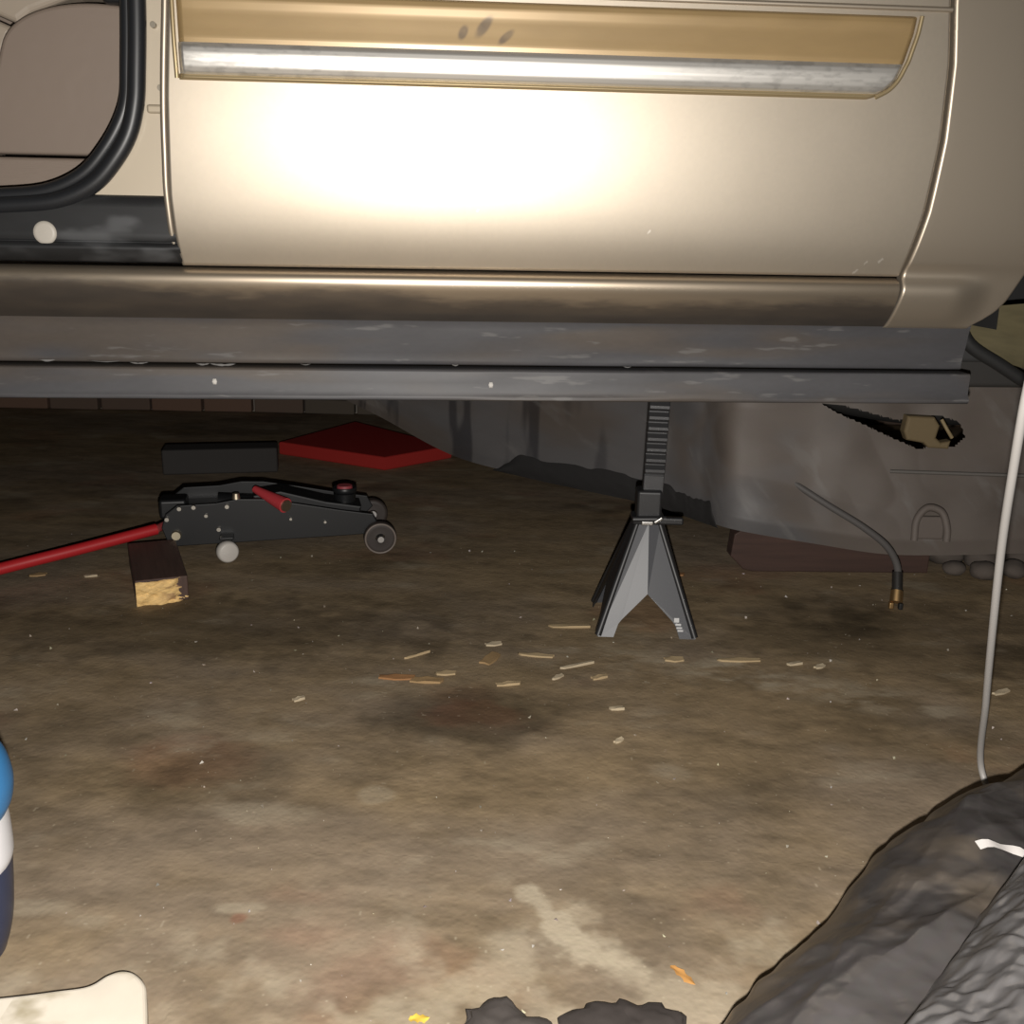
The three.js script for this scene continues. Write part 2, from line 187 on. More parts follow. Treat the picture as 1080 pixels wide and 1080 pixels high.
{ const fm = std([0.20, 0.195, 0.19], 0.7); for (const [u, y, l, h] of [[-0.325, 0.5085, 0.040, 0.006], [-0.355, 0.509, 0.022, 0.005], [-0.45, 0.510, 0.030, 0.004], [-0.50, 0.512, 0.050, 0.003], [-0.585, 0.513, 0.026, 0.005], [-0.20, 0.510, 0.018, 0.003], [0.03, 0.511, 0.012, 0.004], [0.30, 0.5105, 0.016, 0.003]]) { const g = grid(10, 3, (i, j) => { const s = i / 10, e = Math.sqrt(Math.max(0, 1 - Math.pow(2 * s - 1, 2))); return [u + l * (s - 0.5), y + 0.001 + 0.55 * h * (j / 3 - 0.5) * e * (0.7 + 0.6 * vn(i * 0.7 + u * 90, 4)) - 0.002 * Math.sin(s * 3), off - 0.101 + 0.004 * e + 0.002 * j / 3]; }); part('underseal_flake', g, fm, car, 'pale flake of peeling underseal'); }
  for (const [u, y] of [[-0.335, 0.484], [0.085, 0.482]]) { const s = new THREE.IcosahedronGeometry(0.0042, 0); s.scale(1, 1.2, 0.5); s.translate(u, y, off - 0.083); part('grit_fleck', s, std([0.5, 0.48, 0.45], 0.7), car); } }
// door opening
const jamb = new THREE.Shape(); jamb.moveTo(-1.33, 0.66); jamb.lineTo(-0.335, 0.66); jamb.lineTo(-0.30, 1.40); jamb.lineTo(-1.33, 1.40); jamb.lineTo(-1.33, 0.66);
const hole = new THREE.Path(); hole.moveTo(-1.22, 0.742); hole.lineTo(-0.62, 0.742); hole.bezierCurveTo(-0.52, 0.745, -0.428, 0.80, -0.425, 0.90); hole.lineTo(-0.415, 1.34); hole.lineTo(-1.22, 1.34); hole.lineTo(-1.22, 0.742); jamb.holes.push(hole);
{ const g = ext(jamb, 0.02, 0.003); g.translate(0, 0, -0.085); part('door_jamb', g, std([0.50, 0.43, 0.33], 0.45, { metalness: 0.25, clearcoat: 0.2 }), car, 'cream painted pillar inside the open doorway'); }
{ const g = box(0.06, 0.012, 0.010, -0.372, 0.868, -0.0625, 0.004); part('jamb_crease', g, std([0.44, 0.375, 0.28], 0.5, { metalness: 0.25 }), car);
  part('door_edge_bead', tube([0.664, 0.70, 0.72, 0.76, 0.80, 0.86, 0.92, 1.0, 1.1, 1.3].map(y => [jambU(y) - 0.007, y, sideW(y) - 0.016]), 0.0045, 60, 10), paintPlain, car);
  for (const [u, y] of [[-0.384, 0.975], [-0.380, 0.895]]) { const s = cyl(0.004, 0.004, [u, y, -0.06], [u, y, -0.053], 12); part('jamb_screw', s, metal([0.3, 0.27, 0.22], 0.5), car); } }
const WS = [[-0.402, 1.40, -0.052], [-0.404, 1.10, -0.052], [-0.4065, 1.004, -0.052], [-0.413, 0.92, -0.052], [-0.418, 0.878, -0.052], [-0.430, 0.838, -0.052], [-0.452, 0.803, -0.052], [-0.484, 0.770, -0.053], [-0.532, 0.747, -0.054], [-0.605, 0.738, -0.055], [-0.75, 0.734, -0.056], [-1.20, 0.73, -0.056]];
const rubber = std([0.013, 0.014, 0.016], 0.42);
const ws = part('weatherstrip', tube(WS.map(([u, y, w]) => [u + 0.0035, y - 0.003, w]), 0.0125, 160, 14), rubber, car, 'thick black rubber door seal');
part('seal_lip', tube(WS.map(([u, y, w], k) => [u - 0.010 - (k > 5 && k < 9 ? 0.001 : 0), y + (k > 4 ? 0.010 : 0.0), w - 0.006]), 0.0105, 160, 12), rubber, ws);
const SPM = colorTex(512, 64, (u, v, c) => { const x = u * 0.9, y = v * 0.1, n = 0.8 + 0.5 * fbm(x * 20, y * 50, 4); let k = 0.016 * n; const d = sm(0.55, 0.8, fbm(x * 11 + 3, y * 24 + 6, 4)); k = mix(k, 0.085, d * 0.7); c[0] = k; c[1] = k * 1.02; c[2] = k * 1.06; });
{ const pr = [[0.752, -0.062], [0.748, -0.052], [0.735, -0.049], [0.70, -0.046], [0.690, -0.0445], [0.6885, -0.050], [0.686, -0.050], [0.684, -0.041], [0.676, -0.040], [0.672, -0.047], [0.662, -0.049], [0.658, -0.07]];
  const e = y => -0.374 + (y < 0.70 ? 0.004 : 0) + interp([[0.68, 0.006], [0.72, -0.002], [0.752, -0.006]], y);
  const sp = part('sill_plate', grid(40, pr.length - 1, (i, j) => { const [y, w] = pr[j]; const u = mix(U0, e(y), i / 40); return [u, y, w, (u - U0) / 0.95, (y - 0.66) / 0.1]; }, true), std([1, 1, 1], 0.45, { map: SPM }), car, 'black plastic sill plate in the open doorway');
  const plug = new THREE.LatheGeometry([[0, 0.004], [0.011, 0.0038], [0.0150, 0.003], [0.0162, 0.0]].map(p => new THREE.Vector2(...p)), 32); plug.rotateX(Math.PI / 2); plug.translate(-0.551, 0.6985, -0.0445); part('round_plug', plug, std([0.42, 0.39, 0.34], 0.5), sp, 'round cream plug'); }
// inside the doorway
const leather = grayTex(256, 256, (u, v) => 0.5 * vn(u * 90, v * 90) + 0.5 * vn(u * 40, v * 40));
const taupe = std([0.205, 0.160, 0.128], 0.62, { bumpMap: leather, bumpScale: 0.0004 }), cream = std([0.34, 0.285, 0.225], 0.5, { bumpMap: leather, bumpScale: 0.0006 });
{ const s = new THREE.Shape(); s.moveTo(-0.657, 0.805); s.lineTo(-0.38, 0.805); s.lineTo(-0.38, 1.00); s.bezierCurveTo(-0.48, 1.028, -0.585, 1.01, -0.607, 0.96); s.bezierCurveTo(-0.622, 0.92, -0.63, 0.88, -0.657, 0.805);
  const g = ext(s, 0.02, 0.006, 3); g.translate(-0.015, 0.004, -0.175); part('trim_panel', g, taupe, car, 'smooth taupe interior panel');
  const g2 = box(0.95, 0.08, 0.025, -0.86 , 0.765, -0.16, 0.006); part('lower_trim', g2, taupe, car);
  const pad = (pts, d, z) => { const q = ext(poly(pts), d, 0.010, 4); q.translate(0, 0, z); return q; };
  part('seat_cushion', pad([[-1.2, 0.80], [-0.672, 0.80], [-0.648, 0.86], [-0.636, 0.905], [-1.2, 0.915]], 0.05, -0.235), cream, car, 'cream leather seat side');
  part('seat_cushion', pad([[-1.2, 0.920], [-0.635, 0.910], [-0.626, 0.955], [-0.612, 0.985], [-0.66, 1.005], [-1.2, 1.02]], 0.05, -0.235), cream, car);
  part('seat_cushion', pad([[-1.2, 1.026], [-0.655, 1.010], [-0.606, 0.990], [-0.585, 1.005], [-0.52, 1.030], [-0.40, 1.040], [-0.38, 1.34], [-1.2, 1.34]], 0.06, -0.24), cream, car);
  const bl = merge([box(0.045, 0.05, 0.03, -0.452, 1.040, -0.15, 0.008), cyl(0.006, 0.006, [-0.425, 1.006, -0.14], [-0.425, 1.03, -0.14], 10)]); part('belt_guide', bl, std([0.012, 0.012, 0.013], 0.4), car, 'black belt guide');
  part('cabin_back', box(1.0, 0.75, 0.03, -0.85, 1.06, -0.27, 0.004), taupe, car); }
// wheel arch and what shows under it
{ const lm = std([0.018, 0.018, 0.018], 0.8); const g = grid(36, 6, (i, j) => { const a = mix(Math.PI * 1.02, -0.02, i / 36), r = 0.40; return [1.29 + r * Math.cos(a), 0.60 + r * Math.sin(a), -0.09 - 0.42 * j / 6]; }); part('arch_liner', merge([g, grid(1, 1, (i, j) => [0.87 + i * 0.9, 0.50 + j * 0.5, -0.52])]), lm, car);
  const flapMap = colorTex(256, 256, (u, v, c) => { const n = 0.7 + 0.6 * fbm(u * 8, v * 8, 4); c[0] = 0.105 * n; c[1] = 0.088 * n; c[2] = 0.045 * n; });
  const f = grid(16, 10, (i, j) => { const s = i / 16, t = j / 10; const u = 0.885 + 0.34 * s, y = mix(0.535 - 0.10 * s, 0.60 + 0.03 * s, t); return [u, y, -0.17 - 0.03 * t + 0.012 * fbm(u * 20, y * 20, 2)]; }, false); part('splash_flap', f, std([1, 1, 1], 0.7, { map: flapMap }), car, 'dull olive flap inside the wheel arch');
  part('flap_edge', tube([[0.865, 0.575, -0.16], [0.885, 0.545, -0.158], [0.94, 0.512, -0.155], [1.02, 0.470, -0.155], [1.2, 0.42, -0.16]], 0.011, 40, 10), std([0.012, 0.012, 0.012], 0.7), car); }
// body beyond the frame
part('underbody', box(3.1, 0.05, 1.62, 0.28, 0.535, -1.0, 0.01), std([0.03, 0.03, 0.03], 0.8), car);
part('frame_rail', box(2.4, 0.09, 0.09, 0.0, 0.497, -0.335, 0.01), std([0.03, 0.028, 0.026], 0.7), car);
part('far_side', box(3.1, 0.9, 0.05, 0.28, 0.93, -1.85, 0.02), paintPlain, car);
part('side_window', grid(20, 8, (i, j) => [mix(-0.31, 0.62, i / 20) - 0.12 * 0, mix(1.38, 1.78, j / 8), -0.045 - 0.24 * j / 8]), new THREE.MeshPhysicalMaterial({ color: lin(0.9, 0.95, 0.93), roughness: 0.03, transmission: 1, thickness: 0, side: THREE.DoubleSide }), car);
part('roof', box(1.9, 0.05, 1.25, -0.3, 1.80, -0.92, 0.02), paintPlain, car);
for (const g of [box(0.08, 0.46, 0.05, -0.36, 1.60, -0.15, 0.01), box(0.06, 0.46, 0.05, 0.64, 1.60, -0.15, 0.01)]) { g.translate(0, -1.38, 0); g.rotateX(-0.52); g.translate(0, 1.40, 0); part('pillar', g, paintPlain, car); }
part('hood', box(1.25, 0.04, 1.75, 1.32, 1.31, -0.93, 0.015), paintPlain, car);

// ---------- the big things on the floor ----------
// sagging panel under the car
{ const t = thing('splash_shield', 'large dirty grey plastic shield sagging to the floor beneath the car', 'shield', [0.3, 0, -2.4]);
  const B = [[-0.62, 0.27, -3.08], [-0.51, 0.229, -3.0], [-0.392, 0.184, -2.95], [-0.161, 0.107, -2.78], [0.072, 0.092, -2.6], [0.337, 0.097, -2.35], [0.42, 0.098, -2.22], [0.475, 0.105, -2.115], [0.651, 0.081, -2.098], [0.790, 0.066, -2.085], [0.928, 0.068, -2.08], [1.105, 0.075, -2.08], [1.5, 0.07, -2.06], [1.8, 0.07, -2.05]];
  const c = curve(B); const N = 420, Mv = 96; const pts = c.getPoints(N);
  const sm1 = colorTex(1024, 512, (u, v, cc) => { const x = u * 3, y = v * 0.5; const n = 0.72 + 0.55 * fbm(x * 4, y * 7, 5); let r = 0.122 * n, g = 0.116 * n, b = 0.116 * n; const br = sm(0.42, 0.7, fbm(x * 3 + 30, y * 5 + 2, 4) + 0.25 * sm(1.5, 2.3, x)); r = mix(r, 0.118 * n, br); g = mix(g, 0.098 * n, br); b = mix(b, 0.084 * n, br);
    const dr = sm(0.56, 0.70, fbm(x * 22 + 8, y * 2.4, 3)) * sm(1.25, 0.9, x); r *= 1 - 0.55 * dr; g *= 1 - 0.55 * dr; b *= 1 - 0.52 * dr; // drips and scrapes
    const sc = sm(0.62, 0.80, fbm((x + y) * 14, (x - y * 0.9) * 5, 5)) * 0.35; r = mix(r, 0.2, sc); g = mix(g, 0.19, sc); b = mix(b, 0.18, sc); cc[0] = r; cc[1] = g; cc[2] = b; });
  const topY = 0.505;
  const g = grid(N, Mv, (i, j) => { const p = pts[i], s = j / Mv; const y = mix(p.y, topY, s); const wr = 0.03 * (fbm(i / N * 12, s * 3, 2) - 0.5) + 0.014 * (ridge(i / N * 9 + 4, s * 2.2, 2) - 0.5); const lipk = s < 0.06 ? (0.06 - s) * 0.25 : 0; return [p.x - 0.3, y, p.z + 2.4 - 0.10 * s - wr * sm(0, 0.2, s) + lipk, i / N, s]; });
  { // the ragged opening torn in the sheet
    const H = [[0.655, 0.368], [0.70, 0.366], [0.76, 0.352], [0.82, 0.338], [0.86, 0.350], [0.905, 0.350], [0.945, 0.338], [0.958, 0.308], [0.935, 0.286], [0.90, 0.290], [0.86, 0.280], [0.83, 0.292], [0.79, 0.308], [0.74, 0.330], [0.70, 0.345]]; const inside = (x, y) => { let c = false; for (let i = 0, j = H.length - 1; i < H.length; j = i++) if ((H[i][1] > y) !== (H[j][1] > y) && x < (H[j][0] - H[i][0]) * (y - H[i][1]) / (H[j][1] - H[i][1]) + H[i][0]) c = !c; return c; };
    const ix = g.index.array, p = g.attributes.position, keep = []; for (let k = 0; k < ix.length; k += 3) { const cx = (p.getX(ix[k]) + p.getX(ix[k + 1]) + p.getX(ix[k + 2])) / 3 + 0.3, cy = (p.getY(ix[k]) + p.getY(ix[k + 1]) + p.getY(ix[k + 2])) / 3; if (!inside(cx, cy)) keep.push(ix[k], ix[k + 1], ix[k + 2]); } g.setIndex(keep); }
  const sheet = part('sheet', g, std([1, 1, 1], 0.6, { map: sm1 }), t);
  const dark = std([0.022, 0.021, 0.021], 0.75);
  const ge = grid(90, 8, (i, j) => { const k = Math.round(mix(112, 212, i / 90)); const p = pts[k], s = j / 8; const hh = 0.055 * (0.7 + 0.5 * fbm(i * 0.12, 3, 3)) * sm(0, 10, i) * sm(90, 80, i) + 0.004; return [p.x - 0.3, p.y - 0.006 + s * hh, p.z + 2.4 + 0.016 + 0.008 * Math.sin(s * Math.PI) + 0.004 * fbm(i * 0.3, j, 2)]; });
  part('rubber_skirt', ge, dark, t, 'dark rubber strip along the lower edge');
  const at = (x, y, z) => [x - 0.3, y, z + 2.4];
  const cl = ext(poly([[0.828, 0.352], [0.885, 0.350], [0.898, 0.332], [0.893, 0.306], [0.905, 0.296], [0.925, 0.300], [0.922, 0.282], [0.880, 0.284], [0.868, 0.294], [0.832, 0.300], [0.824, 0.318]].map(([x, y]) => [x - 0.3, y])), 0.02, 0.006, 3); cl.translate(0, 0, 0.245); part('tan_bracket', cl, std([0.16, 0.118, 0.06], 0.75), t, 'dull tan bracket showing in the torn opening');
  part('bracket_strap', tube([at(0.893, 0.348, -2.115), at(0.902, 0.330, -2.105), at(0.915, 0.312, -2.105)], 0.004, 16, 6), std([0.25, 0.19, 0.10], 0.6), t);
  part('pipe', tube([at(0.60, 0.385, -2.36), at(0.75, 0.35, -2.34), at(0.90, 0.33, -2.33), at(1.1, 0.33, -2.33)], 0.03, 40, 14), std([0.012, 0.011, 0.010], 0.8), t, 'dark pipe behind the torn opening');
  const arc = tube([at(0.845, 0.10, -2.06), at(0.85, 0.145, -2.07), at(0.872, 0.168, -2.075), at(0.90, 0.160, -2.072), at(0.912, 0.125, -2.062), at(0.912, 0.10, -2.058)], 0.008, 40, 8); part('mount_bracket', merge([arc, box(0.065, 0.05, 0.012, ...at(0.878, 0.125, -2.075), 0.005)]), std([0.13, 0.108, 0.094], 0.7), t, 'brown bracket near the lower edge');
  part('seam_rib', tube(Array.from({ length: 12 }, (_, k) => at(0.80 + k * 0.03, 0.235 - 0.0 * k, -2.118 + 0.002 * k)), 0.004, 40, 6), std([0.13, 0.12, 0.11], 0.6), t);
}
// jack stand
{ const t = thing('jack_stand', 'black steel jack stand with ratchet post holding up the car', 'jack stand', [0.252, 0, -1.83], -0.03);
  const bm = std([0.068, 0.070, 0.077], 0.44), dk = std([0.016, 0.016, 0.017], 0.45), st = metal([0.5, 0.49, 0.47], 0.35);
  const H = 0.2, hb = 0.088, ht = 0.02, tilt = Math.atan((hb - ht) / H), L = H / Math.cos(tilt);
  const half = q => poly(q < 0 ? [[-hb, 0], [-0.060, 0], [-0.052, 0.024], [-0.046, 0.032], [0, 0.080], [0, L], [-ht - 0.002, L]] : [[0, 0.080], [0.046, 0.032], [0.052, 0.024], [0.060, 0], [hb, 0], [ht + 0.002, L], [0, L]]);
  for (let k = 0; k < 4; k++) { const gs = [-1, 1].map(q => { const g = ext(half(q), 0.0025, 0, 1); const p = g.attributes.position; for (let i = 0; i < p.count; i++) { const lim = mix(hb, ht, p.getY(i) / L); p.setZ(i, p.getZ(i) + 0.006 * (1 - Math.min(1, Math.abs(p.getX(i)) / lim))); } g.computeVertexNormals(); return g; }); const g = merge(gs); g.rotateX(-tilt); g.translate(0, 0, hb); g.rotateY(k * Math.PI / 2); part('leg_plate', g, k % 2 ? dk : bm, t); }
  for (let k = 0; k < 4; k++) { const a = k * Math.PI / 2 + Math.PI / 4, r0 = hb * Math.SQRT2, r1 = ht * Math.SQRT2; part('corner_edge', cyl(0.0065, 0.0055, [r0 * Math.cos(a), 0.003, r0 * Math.sin(a)], [r1 * Math.cos(a), H, r1 * Math.sin(a)], 10), dk, t); }
  part('sleeve', merge([box(0.046, 0.07, 0.046, 0, 0.225, 0, 0.006), box(0.060, 0.012, 0.056, 0, 0.203, 0, 0.004)]), dk, t);
  const teeth = []; teeth.push([-0.012, 0.24]); teeth.push([0.010, 0.24], [0.010, 0.285]); for (let k = 0; k < 8; k++) { const y = 0.288 + k * 0.0195; teeth.push([0.008, y], [0.018, y + 0.006], [0.018, y + 0.011], [0.008, y + 0.0175]); } teeth.push([0.010, 0.447], [-0.012, 0.447]);
  { const g = ext(poly(teeth), 0.034, 0.0015, 2); g.translate(0, 0, -0.017); g.rotateY(-Math.PI / 2); g.rotateZ(-0.02); g.translate(0.001, 0, 0); part('ratchet_post', g, std([0.05, 0.05, 0.052], 0.4, { metalness: 0.3 }), t, 'toothed ratchet post'); }
  part('saddle', box(0.07, 0.010, 0.05, 0.008, 0.446, 0, 0.003), dk, t);
  part('pawl_lever', merge([box(0.052, 0.014, 0.012, 0.036, 0.207, 0.030, 0.004), cyl(0.006, 0.006, [-0.03, 0.208, 0.03], [0.03, 0.210, 0.03], 12)]), dk, t);
  part('pawl', merge([box(0.022, 0.008, 0.006, -0.004, 0.203, 0.036, 0.002), (() => { const g = box(0.018, 0.006, 0.006, 0, 0, 0, 0.002); g.rotateZ(0.6); g.translate(0.016, 0.209, 0.036); return g; })()]), st, t, 'worn shiny pawl');
  const lb = []; for (const [x, y, w, h] of [[0.054, 0.034, 0.009, 0.008], [0.057, 0.026, 0.010, 0.0035], [0.059, 0.020, 0.010, 0.003], [0.061, 0.015, 0.010, 0.003]]) { const g = new THREE.BoxGeometry(w, h, 0.0008); g.translate(x, y, 0.0058); g.rotateX(-tilt); g.translate(0, 0, hb); lb.push(g); } part('label_print', merge(lb), std([0.5, 0.5, 0.5], 0.6), t, 'small white label print'); }
// trolley jack
{ const t = thing('trolley_jack', 'black low trolley jack with red handle lying beneath the car', 'jack', [-0.55, 0, -2.265], 0.22);
  const bk = std([0.010, 0.0105, 0.0115], 0.42), bolt = metal([0.55, 0.52, 0.46], 0.4), red = std([0.42, 0.018, 0.022], 0.4);
  const prof = poly([[-0.205, 0.032], [0.165, 0.040], [0.215, 0.042], [0.235, 0.062], [0.222, 0.088], [0.15, 0.100], [0.06, 0.118], [-0.02, 0.132], [-0.07, 0.134], [-0.12, 0.126], [-0.20, 0.124], [-0.225, 0.105], [-0.235, 0.075], [-0.225, 0.045]]);
  for (const s of [1, -1]) { const g = ext(prof, 0.006, 0.002); g.translate(0, 0, s * 0.082 - 0.003); part('side_plate', g, bk, t); }
  part('cross_plate', box(0.12, 0.05, 0.15, -0.15, 0.075, 0, 0.01), bk, t); part('cross_plate', box(0.02, 0.03, 0.16, 0.19, 0.065, 0, 0.006), bk, t);
  part('hydraulic_ram', cyl(0.028, 0.028, [-0.12, 0.10, 0], [0.06, 0.085, 0], 20), bk, t);
  part('lift_arm', (() => { const g = ext(poly([[-0.05, 0.09], [-0.04, 0.128], [0.02, 0.136], [0.12, 0.108], [0.20, 0.094], [0.195, 0.065], [0.10, 0.070]]), 0.07, 0.004); g.translate(0, 0, -0.035); return g; })(), bk, t);
  part('saddle_post', cyl(0.022, 0.026, [0.165, 0.08, 0], [0.165, 0.118, 0], 20), bk, t);
  const sd = part('saddle', new THREE.LatheGeometry([[0, 0.138], [0.024, 0.138], [0.028, 0.146], [0.028, 0.154], [0.024, 0.154], [0.022, 0.149], [0, 0.149]].map(p => new THREE.Vector2(...p)), 28), bk, t); sd.position.set(0.165, -0.022, 0);
  part('saddle_pad', (() => { const g = cyl(0.019, 0.017, [0, 0.149, 0], [0, 0.158, 0], 20); return g; })(), std([0.30, 0.05, 0.06], 0.6), sd, 'worn red saddle pad');
  for (const s of [1, -1]) { const w = part('front_wheel', (() => { const g = new THREE.LatheGeometry([[0.012, -0.013], [0.030, -0.013], [0.0355, -0.010], [0.037, -0.006], [0.037, 0.006], [0.0355, 0.010], [0.030, 0.013], [0.026, 0.0115], [0.012, 0.0125]].map(p => new THREE.Vector2(...p)), 36); g.rotateX(Math.PI / 2); return g; })(), std([0.035, 0.026, 0.022], 0.6), t); w.position.set(0.236, 0.037, s * 0.102);
    part('hub', cyl(0.009, 0.007, [0, 0, -0.014 * s], [0, 0, 0.020 * s], 16), metal([0.6, 0.58, 0.56], 0.4), w, 'bright axle end'); part('rim_ring', (() => { const g = new THREE.TorusGeometry(0.0335, 0.0025, 8, 40); g.translate(0, 0, 0.011 * s); return g; })(), std([0.17, 0.14, 0.12], 0.5), w);
    const c = part('caster_wheel', (() => { const g = new THREE.LatheGeometry([[0, -0.014], [0.018, -0.013], [0.023, -0.009], [0.024, 0], [0.023, 0.009], [0.018, 0.013], [0, 0.014]].map(p => new THREE.Vector2(...p)), 28); g.rotateX(Math.PI / 2); g.rotateY(0.35); return g; })(), std([0.55, 0.52, 0.48], 0.45), t, 'pale swivel caster wheel'); c.position.set(-0.098, 0.024, s * 0.115);
    part('caster_fork', merge([box(0.03, 0.006, 0.03, -0.098, 0.055, s * 0.108, 0.002), box(0.008, 0.035, 0.006, -0.092, 0.04, s * 0.097, 0.002)]), bk, t); }
  for (const [x, y, r] of [[-0.205, 0.058, 0.0125], [-0.195, 0.118, 0.006], [-0.165, 0.120, 0.006], [-0.140, 0.100, 0.005], [-0.095, 0.119, 0.006], [-0.115, 0.068, 0.006], [0.04, 0.085, 0.004], [0.115, 0.075, 0.004], [-0.222, 0.095, 0.006]]) part('bolt', cyl(r, r * 0.75, [x, y, 0.080], [x, y, 0.092 + r * 0.3], 12), r > 0.01 ? metal([0.62, 0.55, 0.40], 0.45) : bolt, t);
  const sl = part('release_sleeve', cyl(0.008, 0.017, [-0.035, 0.146, 0.05], [0.030, 0.126, 0.125], 20), std([0.50, 0.05, 0.06], 0.4), t, 'red tapered sleeve'); part('sleeve_end', cyl(0.014, 0.013, [0.0292, 0.1263, 0.124], [0.033, 0.1251, 0.129], 20), metal([0.5, 0.42, 0.32], 0.45), sl, 'tan metal end');
  part('top_bolt', cyl(0.009, 0.007, [-0.075, 0.134, 0.082], [-0.075, 0.146, 0.082], 12), metal([0.55, 0.48, 0.36], 0.5), t);
  part('handle_socket', merge([box(0.06, 0.045, 0.06, -0.215, 0.100, 0, 0.008), cyl(0.02, 0.017, [-0.19, 0.085, 0.01], [-0.225, 0.078, 0.03], 16)]), bk, t);
  part('handle_tip', cyl(0.008, 0.009, [-0.215, 0.075, 0.03], [-0.2457,0.0726,0.0834], 14), std([0.30, 0.05, 0.05], 0.4), t);
  part('handle', merge([tube([[-0.2457, 0.0726, 0.0834], [-0.3997, 0.0541, 0.1514], [-0.5323, 0.0406, 0.214], [-0.7062, 0.025, 0.3186], [-0.7559, 0.0244, 0.3587]], 0.0122, 40, 14)]), red, t, 'red jack handle'); }
// wood plank with a broken end
{ const t = thing('plank', 'short dark stained wood plank with a pale splintered end', 'plank', [-0.676, 0, -1.872], 0.40);
  const W = 0.098, TH = 0.05, LN = 0.26; const wm = colorTex(256, 256, (u, v, c) => { const n = 0.7 + 0.6 * fbm(u * 22, v * 3, 4); c[0] = 0.075 * n; c[1] = 0.042 * n; c[2] = 0.032 * n; });
  part('board', box(W, TH, LN, 0, TH / 2, -LN / 2 - 0.004, 0.003), std([1, 1, 1], 0.7, { map: wm }), t);
  const em = colorTex(128, 128, (u, v, c) => { const n = 0.7 + 0.55 * fbm(u * 4 + v * 9, v * 16 - u * 13, 4); const d = sm(0.5, 0.68, fbm(u * 6 + 3, v * 6, 3)) * sm(0.3, 0.9, u); c[0] = mix(0.80 * n, 0.30, d); c[1] = mix(0.54 * n, 0.17, d); c[2] = mix(0.22 * n, 0.09, d); });
  const g = grid(24, 14, (i, j) => { const x = (i / 24 - 0.5) * W * 0.99, y = j / 14 * TH * 0.97 + 0.0005; return [x, y, 0.004 + 0.018 * ridge(i * 0.18 + j * 0.1, j * 0.35 - i * 0.1, 3) - 0.03 * sm(14, 24, i) * fbm(j * 0.4, i * 0.2, 2) - 0.01]; }); part('splintered_end', g, std([1, 1, 1], 0.75, { map: em }), t, 'pale yellow splintered wood'); }
// red tray
{ const t = thing('red_tray', 'flat red plastic tray with a low rim lying behind the jack', 'tray', [-0.48, 0, -3.27]);
  const o = [[-0.272, 0.055], [0.088, 0.262], [0.282, 0.07], [-0.07, -0.38]].map(([x, z]) => [x, -z]); // plan, y = -z
  const sh = poly([[-0.272, -0.045], [0.092, -0.245], [0.282, -0.055], [-0.085, 0.335]]); const ins = poly([[-0.25, -0.045], [0.088, -0.222], [0.255, -0.052], [-0.083, 0.31]]);
  const rimS = poly([[-0.272, -0.045], [0.092, -0.245], [0.282, -0.055], [-0.085, 0.335]]); rimS.holes.push(new THREE.Path(ins.getPoints().reverse()));
  const rm = std([0.36, 0.026, 0.022], 0.5); const a = ext(rimS, 0.030, 0.006, 3); a.rotateX(-Math.PI / 2); a.translate(0, 0.006, 0); part('rim', a, rm, t); const b = ext(ins, 0.022, 0.001, 1); b.rotateX(-Math.PI / 2); b.translate(0, 0.001, 0); part('bed', b, std([0.27, 0.028, 0.024], 0.55), t); }
solo('timber_offcut', (() => { const g = box(0.33, 0.075, 0.09, 0, 0.0375, 0, 0.006); return g; })(), std([0.030, 0.027, 0.025], 0.8), 'dark grimy timber block on the floor behind the trolley jack', 'timber', [-0.872, 0, -2.99], 0.20);
// dark red-brown board under the shield
{ const wm = colorTex(512, 64, (u, v, c) => { const n = 0.65 + 0.7 * fbm(u * 6, v * 14, 4); c[0] = 0.052 * n; c[1] = 0.027 * n; c[2] = 0.020 * n; }); const g = ext(poly([[0.0, 0.035], [0.03, 0.005], [0.05, 0.0], [0.44, 0.0], [0.44, 0.095], [0.025, 0.098], [0.005, 0.085]]), 0.036, 0.003); const uv = g.attributes.uv, p = g.attributes.position; for (let i = 0; i < p.count; i++) uv.setXY(i, p.getX(i) / 0.8, p.getY(i) / 0.1); solo('wooden_board', g, std([1, 1, 1], 0.75, { map: wm }), 'dark red-brown wooden board on edge beneath the grey shield', 'board', [0.478, 0, -2.17], 0.03); }
// hose with fitting
{ const t = thing('hose', 'thin grey hose with a brass fitting hanging from the grey shield to the floor', 'hose', [0.765, 0, -1.92]);
  const q = [[0.50, 0.262, -2.20], [0.535, 0.241, -2.175], [0.585, 0.211, -2.155], [0.668, 0.163, -2.11], [0.735, 0.128, -2.05], [0.768, 0.103, -2.0], [0.777, 0.075, -1.96], [0.771, 0.040, -1.93]].map(([x, y, z]) => [x - 0.765, y, z + 1.92]);
  part('tube', tube(q, 0.0072, 70, 12), std([0.095, 0.088, 0.084], 0.65), t);
  part('crimp', cyl(0.0105, 0.0105, [0.010, 0.065, -0.03], [0.006, 0.034, -0.010], 14), std([0.02, 0.018, 0.016], 0.5), t);
  part('brass_fitting', merge([cyl(0.012, 0.013, [0.006, 0.034, -0.010], [0.002, 0.014, 0.002], 6), box(0.010, 0.014, 0.010, -0.008, 0.008, 0.004, 0.003)]), metal([0.55, 0.36, 0.17], 0.5), t, 'brass fitting'); part('fitting_prong', box(0.009, 0.014, 0.010, 0.010, 0.007, 0.006, 0.003), std([0.01, 0.01, 0.01], 0.6), t); }
